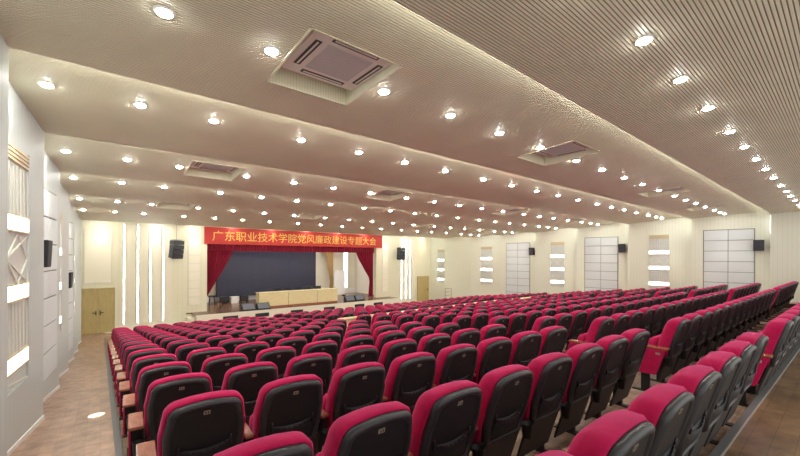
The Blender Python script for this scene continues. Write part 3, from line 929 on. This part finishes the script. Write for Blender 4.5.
def mb_cup():
    q = MB(); x, y = -AX, 0.07
    n_ = 12
    R_ = [[(x + r * cos(2 * pi * i / n_), y + r * sin(2 * pi * i / n_), z) for i in range(n_)] for r, z in ((0.034, 0.37), (0.042, 0.47), (0.047, 0.473), (0.039, 0.471), (0.032, 0.39))]
    q.rings(R_, 0, True, True, True)
    q.box(x - 0.012, x + 0.012, y + 0.04, y + 0.12, 0.43, 0.45)
    return q
def mb_end(s, q=None, m=0):
    # upholstered end panel of a row
    q = q or MB(); x0 = s * (AX + 0.050); x1 = s * (AX + 0.064)
    prof = [(0.085, 0.560), (0.375, 0.560), (0.45, 0.27), (0.43, 0.24), (0.20, 0.24), (0.175, 0.27)]
    c = [(sum(p[0] for p in prof) / 6, sum(p[1] for p in prof) / 6)]
    sh = [(p[0] + (c[0][0] - p[0]) * 0.06, p[1] + (c[0][1] - p[1]) * 0.06) for p in prof]
    r0 = [(x0, y, z) for y, z in prof]; r1 = [(x1 - s * 0.008, y, z) for y, z in prof]; r2 = [(x1, y, z) for y, z in sh]
    R_ = [r0, r1, r2]
    if s < 0: R_ = [r[::-1] for r in R_]
    q.rings([r[::-1] for r in R_], m, False)
    return q
def mb_endtag(s):
    q = MB(); x = s * (AX + 0.065)
    a, c = sorted((x, x + s * 0.004)); q.box(a, c, 0.14, 0.19, 0.50, 0.525); return q
def mb_cap(s, q=None, m=0):
    q = q or MB(); a, c = sorted((s * (AX - 0.034), s * (AX + 0.068)))
    q.bbox(a, c, 0.065, 0.39, 0.562, 0.590, 0.006, m); return q
ME = dict(
    backrest=mb_cushion().mesh('backrest', ['pink']), back_shell=mb_shell().mesh('back_shell', ['shell', 'inset']),
    number_plate=mb_plate().mesh('number_plate', ['plate', 'ink']), net_pocket=mb_pocket().mesh('net_pocket', ['inset', 'steel']),
    seat=mb_seat().mesh('seat', ['pink']), seat_board=mb_board().mesh('seat_board', ['board']),
    leg_l=mb_leg(-1).mesh('leg', ['steel']), leg_r=mb_leg_end(1).mesh('leg', ['steel']), leg_e=mb_leg_end(-1).mesh('leg', ['steel']),
    arm_l=mb_arm(-1).mesh('armrest', ['armwood']), arm_r=mb_arm(1).mesh('armrest', ['armwood']),
    cup=mb_cup().mesh('cup_holder', ['inset']), end_l=mb_end(-1).mesh('end_panel', ['pink']), end_r=mb_end(1).mesh('end_panel', ['pink']),
    cap_l=mb_cap(-1).mesh('end_cap', ['armwood']), cap_r=mb_cap(1).mesh('end_cap', ['armwood']), tag_l=mb_endtag(-1).mesh('row_plate', ['plate']), tag_r=mb_endtag(1).mesh('row_plate', ['plate']))
# seats of the hall: (x, y, z, rz, block, row, col, first, last)
BLK = {'left': (0.50, 8, -0.05), 'center': (5.64, 14, -0.018), 'right': (14.07, 8, -0.012)}
SEATS = []
for blk, (x0, nc, sl) in BLK.items():
    for i in range(NROW):
        if blk != 'left' and i == 10: continue
        yb = Y0 + RY * i
        s_ = sl if (blk != 'left' or i > 1) else -0.02
        base = 0.0 if blk == 'left' else (-0.06 if blk == 'center' else -0.20)
        for c in range(nc):
            x = x0 + 0.55 * c
            y = yb + base + s_ * (x - (4.6 if blk == 'left' else x0))
            SEATS.append((x, y, row_z(i), math.atan(s_), blk, i, c, c == 0, c == nc - 1))
fx, fy = sin(YAW), cos(YAW)
def frame_pos(x, y, z):
    d = x * fx + y * fy; r = x * fy - y * fx
    return d, (400 + F * r / d if d > 0.05 else -9999), (257 - F * z / d if d > 0.05 else 9999)
def in_view(s):
    d, u, v = frame_pos(s[0], s[1], s[2] + ZT)
    return d > 0.3 and -60 < u < 860 and v < 475
vis = sorted([s for s in SEATS if in_view(s)], key=lambda s: frame_pos(s[0], s[1], 0)[0])
NEAR, FAR = vis[:300], vis[300:]
def part(name, me, par): return link(name, me, par)
def chair(s):
    x, y, z, rz, blk, i, c, first, last = s
    lb = 'crimson folding seat, %s row from the back, %s block, %s seat from its left end' % (ORD[i], {'center': 'center'}.get(blk, blk), ORD[c])
    o = thing('auditorium_chair', lb, 'seat', (x, y, z), rz, 'crimson auditorium seats in rows')
    part('backrest', ME['backrest'], o)
    sh = part('back_shell', ME['back_shell'], o)
    part('number_plate', ME['number_plate'], sh)
    part('net_pocket', ME['net_pocket'], sh)
    part('seat', ME['seat'], o)
    part('seat_board', ME['seat_board'], o)
    part('leg', ME['leg_e' if first else 'leg_l'], o)
    if not first: part('armrest', ME['arm_l'], o)
    if i: part('cup_holder', ME['cup'], o)
    if first:
        e = part('end_panel', ME['end_l'], o); part('row_plate', ME['tag_l'], e); part('end_cap', ME['cap_l'], o)
    if last:
        part('leg', ME['leg_r'], o)
        e = part('end_panel', ME['end_r'], o); part('row_plate', ME['tag_r'], e); part('end_cap', ME['cap_r'], o)
    return o
for s in NEAR: chair(s)
# the farther rows, past the 300 that show largest, as one object
low = MB()
mb_cushion(False, low, 0); mb_shell(False, low, 1, 1); mb_seat(low, 0, False); mb_board(low, 2); mb_leg(-1, low, 3); mb_arm(-1, low, 4)
big = MB()
def put(src, s):
    x, y, z, rz = s[:4]; ca, sa = cos(rz), sin(rz); o = len(big.v)
    big.v += [(x + px * ca - py * sa, y + px * sa + py * ca, z + pz) for px, py, pz in src.v]
    big.f += [tuple(k + o for k in f) for f in src.f]; big.m += src.m; big.sm += src.sm
endl = mb_end(-1); endr = mb_leg(1, None, 3); mb_arm(1, endr, 4); mb_end(1, endr, 0)
for s in FAR:
    put(low, s)
    if s[7]: put(endl, s)
    if s[8]: put(endr, s)
if FAR:
    tag(big.build('auditorium_chairs', ['pink', 'shell', 'board', 'steel', 'armwood']), 'farthest rows of small crimson seats towards the stage and right wall', 'seats', kind='stuff')

# pale half wall in front of the rear block, across the center and right seats
for x0, x1, lb in ((5.36, 13.1, 'long pale oak half wall between front and rear center seats'), (13.78, 18.25, 'pale oak half wall between front and rear right seats')):
    yh = Y0 + RY * 9 + 0.80; zf = row_z(10)
    yh -= 0.06 if x0 < 10 else 0.2
    o = thing('half_wall', lb, 'half wall', ((x0 + x1) / 2, yh, zf))
    hw = (x1 - x0) / 2
    q = MB(); q.bbox(-hw, hw, 0, 0.06, 0, 0.81, 0.004); q.build('panel', 'oak', o)
    q = MB(); q.bbox(-hw - 0.01, hw + 0.01, -0.03, 0.22, 0.81, 0.84, 0.006); q.build('cap', 'oak', o)

# added unseen spot by the left wall, imitates a sun patch on the aisle
ld = bpy.data.lights.new('sun_patch_spot', 'SPOT')
ld.energy = 4000; ld.spot_size = radians(2.6); ld.spot_blend = 0.05; ld.use_square = True; ld.shadow_soft_size = 0.002; ld.color = (1, 0.96, 0.9)
lo = bpy.data.objects.new('sun_patch_spot', ld); C.objects.link(lo)
lo.location = (XL - 0.06, YS[1] + 0.05, 1.2)
lo.rotation_euler = (Vector((-0.04, 6.2, -2.07)) - lo.location).to_track_quat('-Z', 'Y').to_euler()
